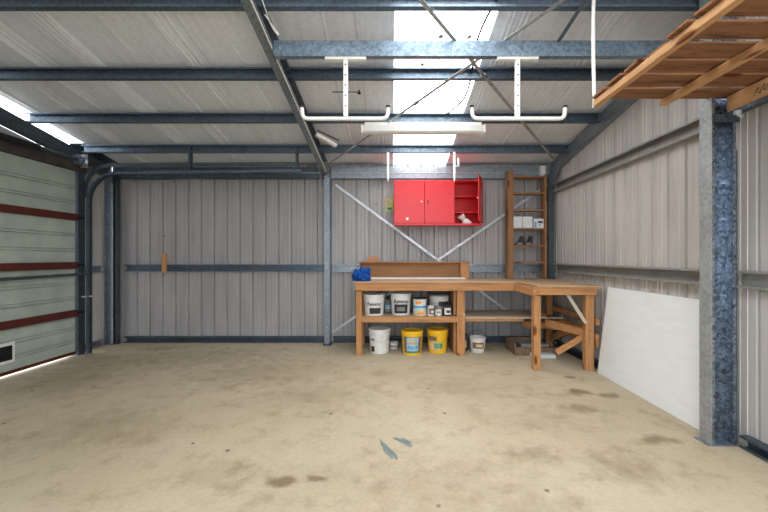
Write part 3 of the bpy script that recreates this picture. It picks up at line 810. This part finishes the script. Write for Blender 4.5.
tt = thing('rusty_pail', (1.13,4.80,0), 'small white pail with rusty stained label under the bench middle', 'pail')
tt2 = MB().lathe([(.085,0),(.088,.004),(.104,.175),(.108,.178),(.110,.195),(.102,.196),(.098,.185),(.083,.012),(0,.012)], 1.13,4.80,0, 32); tt2.build('body', 'white_pail', tt, smooth=True)
q = MB().arc(.0945,.1015,.06,.14,-.9,.7); q.v = [(x+1.13,y+4.80,z) for x,y,z in q.v]; q.build('label', 'brown_card', tt)
q = MB().arc(.0975,.101,.08,.115,-.4,.5); q.v = [(x+1.13,y+4.80,z) for x,y,z in q.v]; q.build('label', 'sand_label', tt)
hp = [(1.13-.108*math.cos(PI*k/12), 4.80+.02*math.sin(PI*k/12), .18+.10*math.sin(PI*k/12)) for k in range(13)]
MB().tube(hp, .0025, 6).build('handle', 'steel_black', tt)
dk = thing('dark_can', (.965,4.88,0), 'dark grimy can on the floor left of the rusty pail', 'can')
MB().lathe([(.058,0),(.06,.004),(.058,.19),(.062,.195),(.058,.205),(.03,.215),(.02,.235),(.0,.236)], .965,4.88,0, 28).build('body', 'dark_grime', dk, smooth=True)
q = MB().arc(.0595,.0595,.05,.14,-.7,.4); q.v=[(x+.965,y+4.88,z) for x,y,z in q.v]; q.build('label', 'sand_label', dk)

# tray / low carton under the corner
cr = thing('low_crate', (1.78,4.66,0), 'low dark crate with a pale box under the bench corner', 'crate')
for a in ((1.56,2.06,4.98,5.0,.005,.15),(1.56,2.06,4.60,4.62,.005,.10),(1.56,1.58,4.62,4.98,.005,.15),(2.04,2.06,4.62,4.98,.005,.10),(1.56,2.06,4.60,5.0,0,.006)):
    MB().box(*a).build('side_board' if a[5]>.01 else 'base_board', 'brown_card', cr, bevel=.002)
tag(MB().box(1.66,2.02,4.66,4.92,.008,.125).build('pale_box', 'grey_label', bevel=.004), 'flat grey box sitting inside the low dark crate', 'box')
tag(MB().box(1.74,2.02,4.47,4.58,.001,.045).build('white_offcut', 'card_white', bevel=.003), 'pale flat offcut on the floor before the low crate', 'offcut')

# ------------------------------------------------------------------ white sheet leaning on the right wall
ws = thing('white_sheet', (2.28,3.2,0), 'large white board leaning against the right wall beside the workbench', 'board')
MB().extrude([(2.212,.002),(2.222,.0),(2.338,.925),(2.327,.927)], (0,2.53,0), (0,3.91,0), (1,0,0), (0,0,1)).build('board', 'white_sheet', ws)
MB().extrude([(2.213,.003),(2.2155,.003),(2.2165,.012),(2.214,.012)], (0,2.53,0), (0,3.91,0), (1,0,0), (0,0,1)).build('bottom_edge', 'galv_light', ws)

# ------------------------------------------------------------------ roof-hung things
def hanger(x, xa, xb, label):
    t = thing('storage_hanger', (x,2.82,2.33), label, 'hanger', 'white T hangers under the cross beam')
    MB().box(x-.16,x+.16,2.806,2.842,2.780,2.8015).build('mounting_plate', 'white_enamel', t, bevel=.002)
    st = MB().box(x-.017,x+.017,2.808,2.836,2.34,2.780).build('stem', 'white_enamel', t, bevel=.002)
    for z in (2.42,2.5,2.58,2.66,2.74): MB().tube([(x,2.809,z),(x,2.806,z)], .006, 8).build('hole', 'steel_black', st)
    z0 = 2.325; pts = [(xa,2.82,z0+.085),(xa+.003,2.82,z0+.045)]
    for k in range(6): a=PI/2*k/5; pts.append((xa+.045-.042*math.cos(a), 2.82, z0+.04-.04*math.sin(a)))
    for k in range(6): a=PI/2*(1-k/5); pts.append((xb-.045+.042*math.cos(a), 2.82, z0+.04-.04*math.sin(a)))
    pts += [(xb-.003,2.82,z0+.045),(xb,2.82,z0+.085)]
    MB().tube(pts, .015, 12).build('cradle_tube', 'white_enamel', t, smooth=True)
    for xx in (xa,xb): MB().tube([(xx,2.82,z0+.084),(xx,2.82,z0+.10)], .017, 12).build('end_cap', 'rubber', t)
hanger(-.36, -.70, -.03, 'white T-shaped hanger with upturned tube near the sloping rafter')
hanger(.975, .62, 1.345, 'white T-shaped hanger with upturned tube nearer the pallet rack')

fl = thing('fluorescent_light', (.34,3.98,2.59), 'long pale fluorescent batten light under the purlin crossing the skylight', 'ceiling light')
zt = roof(3.96)-.107
MB().box(-.30,.98,3.955,4.035,zt-.038,zt-.001).build('base', 'white_enamel', fl, bevel=.004)
MB().extrude([(3.935,zt-.04),(4.055,zt-.04),(4.045,zt-.10),(4.02,zt-.118),(3.97,zt-.118),(3.945,zt-.10)], (-.32,0,0), (1.0,0,0), (0,1,0), (0,0,1)).build('diffuser', 'white_plastic', fl, bevel=.004)
for x in (-.335,1.0): MB().box(x,x+.015,3.93,4.06,zt-.122,zt-.034).build('end_cap', 'white_enamel', fl, bevel=.003)

# little fitting beside the rafter
sf = thing('angled_fitting', (-.80,4.15,2.62), 'short pale angled bracket beside the sloping rafter', 'bracket')
MB().bar((-.86,4.12,roof(4.12)-.16), (-.66,4.28,roof(4.28)-.21), .05, .035).build('arm', 'white_enamel', sf, bevel=.003)
MB().bar((-.84,4.10,roof(4.1)-.125), (-.62,4.28,roof(4.28)-.15), .012, .012).build('dark_arm', 'steel_black', sf)

def hook(x, label):
    t = thing('wall_hook', (x,4.66,2.40), label, 'hook', 'white hooks above the red cabinet')
    zt = roof(4.67)-.107
    MB().box(x-.014,x+.014,4.655,4.665,2.27,zt).build('strip', 'white_enamel', t)
    MB().extrude([(-.014,0),(.014,0),(.004,-.05),(-.004,-.05)], (x,4.655,2.27), (x,4.665,2.27), (1,0,0), (0,0,1)).build('tip', 'white_enamel', t)
    return t
hook(-.05, 'white hanging hook strip above the left edge of the red cabinet')
h2 = hook(.80, 'white hanging hook strip above the open end of the red cabinet')
MB().box(.84,.862,4.65,4.66,2.42,2.52).build('peg', 'white_enamel', h2)
MB().box(.80,.862,4.65,4.66,2.41,2.425).build('peg', 'white_enamel', h2)

# stray wire spike on the roof
ws2 = thing('roof_wire', (-.4,3.4,2.8), 'thin dark wire spike crossing behind the left T hanger', 'wire')
MB().tube([(-.58,3.54,roof(3.54)-.045),(-.32,3.54,roof(3.54)-.045)], .005, 6).build('spike', 'steel_black', ws2)
MB().extrude([(-.018,-.02),(.018,-.02),(0,.03)], (-.32,3.536,roof(3.54)-.045), (-.32,3.548,roof(3.54)-.045), (1,0,0), (0,0,1)).build('tip_plate', 'steel_black', ws2)
# electrical cables
def cable(name, pts, r, mat, label, cat='cable'):
    P = [Vector(p) for p in pts]; P = [P[0]*2-P[1]]+P+[P[-1]*2-P[-2]]; out = []
    for i in range(1, len(P)-2):
        for k in range(8):
            t = k/8; a, b, c, d = P[i-1:i+3]
            out.append(.5*((2*b)+(c-a)*t+(2*a-5*b+4*c-d)*t*t+(3*b-a-3*c+d)*t**3))
    out.append(P[-2])
    return tag(MB().tube(out, r, 8).build(name, mat, smooth=True), label, cat)
cable('skylight_cable', [(.80,2.3,roof(2.3)-.02),(.70,2.7,roof(2.7)-.03),(.68,3.0,roof(3.0)-.04),(.72,3.25,roof(3.25)-.02),(.72,3.6,roof(3.6)-.06),(.60,3.96,roof(3.96)-.02)], .009, 'steel_black', 'thin dark cable drooping along the right edge of the skylight')
cable('rafter_cable', [(-.925,5.1,roof(5.1)-.175),(-.925,4.0,roof(4)-.178),(-.925,3.0,roof(3)-.178),(-.925,1.4,roof(1.4)-.178)], .006, 'white_plastic', 'white cable clipped along the lower lip of the sloping rafter')
cable('loose_cable', [(-.86,1.5,roof(1.5)-.10),(-.85,1.9,roof(1.9)-.16),(-.84,2.3,roof(2.3)-.20),(-.83,2.50,roof(2.5)-.25),(-.80,2.56,roof(2.5)-.27),(-.86,2.45,roof(2.4)-.22)], .0035, 'white_plastic', 'loose white cable end dangling beside the sloping rafter')

# ------------------------------------------------------------------ pallet rack at the top right
pl = thing('wooden_pallet', (1.85,1.8,2.3), 'rough slatted wooden pallet hung overhead at the top right', 'pallet')
PZ = 2.305
rnd = random.Random(5)
y = 2.435
widths = [.135,.14,.125,.14,.13,.14,.135,.14]
for w in widths:
    x0 = 1.36-rnd.uniform(.0,.03)
    tilt = rnd.uniform(-.006,.006)
    MB().extrude([(0,0),(0,.014),(w,.014+tilt),(w,tilt)], (x0,y,PZ+.002+abs(tilt)), (2.30,y,PZ+.002+abs(tilt)), (0,-1,0), (0,0,1)).build('slat', 'pallet_shaded_x', pl, bevel=.003)
    y -= w+.032
yend = y+.032
MB().box(1.355,1.395,yend,2.445,PZ-.042,PZ).build('stringer', 'pallet_y', pl, bevel=.003)
MB().box(1.80,1.845,yend,2.445,PZ-.040,PZ).build('stringer', 'pallet_y', pl, bevel=.003)
MB().box(2.20,2.25,yend,2.385,PZ-.108,PZ).build('stringer', 'pallet_y', pl, bevel=.003)
# pale chalk scribble on the right stringer
mk = MB()
for k in range(4):
    y0 = 2.205-k*.034; z0 = 2.225+k*.004
    mk.tube([(2.1995,y0,z0),(2.1993,y0-.012,z0+.03),(2.1993,y0-.03,z0+.045),(2.1993,y0-.022,z0+.015),(2.1995,y0-.04,z0+.004)], .0028, 6)
mk.build('marking', 'dark_grime', pl)
ra = thing('pallet_bracket', (2.25,2.39,2.19), 'dark steel angle bracket carrying the pallet from the nearest column', 'bracket')
MB().extrude([(0,0),(.006,0),(.006,.020),(.10,.020),(.10,.025),(0,.025)], (2.195,2.389,2.170), (2.195,yend,2.170), (1,0,0), (0,0,1)).build('angle', 'galv_dark', ra)
MB().box(2.13,2.29,2.389,2.399,2.14,2.19).build('cleat', 'galv_dark', ra)
MB().tube([(2.19,2.30,2.176),(2.19,2.30,2.155)], .02, 8).build('bolt', 'galv_strap', ra)
MB().tube([(2.19,2.30,2.155),(2.20,2.28,2.13)], .01, 8).build('bolt', 'galv_strap', ra)
MB().tube([(2.325,2.37,0.01),(2.325,2.37,2.17)], .010, 8)
rd = thing('hanging_rod', (1.345,2.42,2.3), 'white hanging rod holding up the far corner of the pallet', 'rod')
MB().tube([(1.372,2.465,roof(2.465)-.0),(1.366,2.465,2.85),(1.365,2.46,2.6),(1.368,2.457,2.38),(1.372,2.457,2.28)], .012, 10).build('rod', 'white_enamel', rd, smooth=True)
MB().tube([(1.372,2.457,2.285),(1.372,2.457,2.26)], .017, 10).build('nut', 'galv_strap', rd)
# two teal paint smears on the slab
plain('teal_paint', (.19,.235,.215), .6, 0, .25, 20)
for (x, y, rz, a_, b_, lab) in ((-.025,2.345,-1.15,.125,.026,'longer teal grey paint smear on the floor in the foreground centre'),(.08,2.455,-.8,.08,.03,'shorter teal grey paint smear on the floor right of the long one')):
    q = MB(); n = 30; q.v = [(0,0,.0022)]
    for i in range(n):
        a = 2*PI*i/n; r = 1+.2*math.sin(3*a+x*40)+.12*math.sin(7*a)
        q.v.append((a_*r*math.cos(a), b_*r*math.sin(a), .0012))
    q.f = [(0,1+i,1+(i+1)%n) for i in range(n)]
    o = q.build('paint_smear', 'teal_paint'); o.location = (x,y,0); o.rotation_euler.z = rz; tag(o, lab, 'paint smear')

# ------------------------------------------------------------------ light
w = bpy.data.worlds.new('sky'); sc.world = w; w.use_nodes = True
bg = w.node_tree.nodes['Background']; bg.inputs[0].default_value = (.90,.95,1.0,1); bg.inputs[1].default_value = 2.6
sl = bpy.data.lights.new('sun','SUN'); sl.energy = 3.0; sl.angle = math.radians(2); sl.color=(1,.95,.86)
so = bpy.data.objects.new('sun', sl); COL.objects.link(so); so.rotation_euler = Vector((.25,-.75,-1)).to_track_quat('-Z','Y').to_euler()

cam = bpy.data.cameras.new('camera'); co = bpy.data.objects.new('camera', cam); COL.objects.link(co)
co.location = (0,0,HC); co.rotation_euler = (PI/2,0,0)
cam.sensor_width = 36; cam.lens = 36*363/768; cam.shift_x = -8/768; cam.shift_y = 1/768; cam.clip_start = .02
sc.camera = co
sc.view_settings.view_transform = 'Standard'; sc.view_settings.look = 'None'
sc.view_settings.gamma = 1; sc.view_settings.use_curve_mapping = False
sc.view_settings.exposure = 0.56
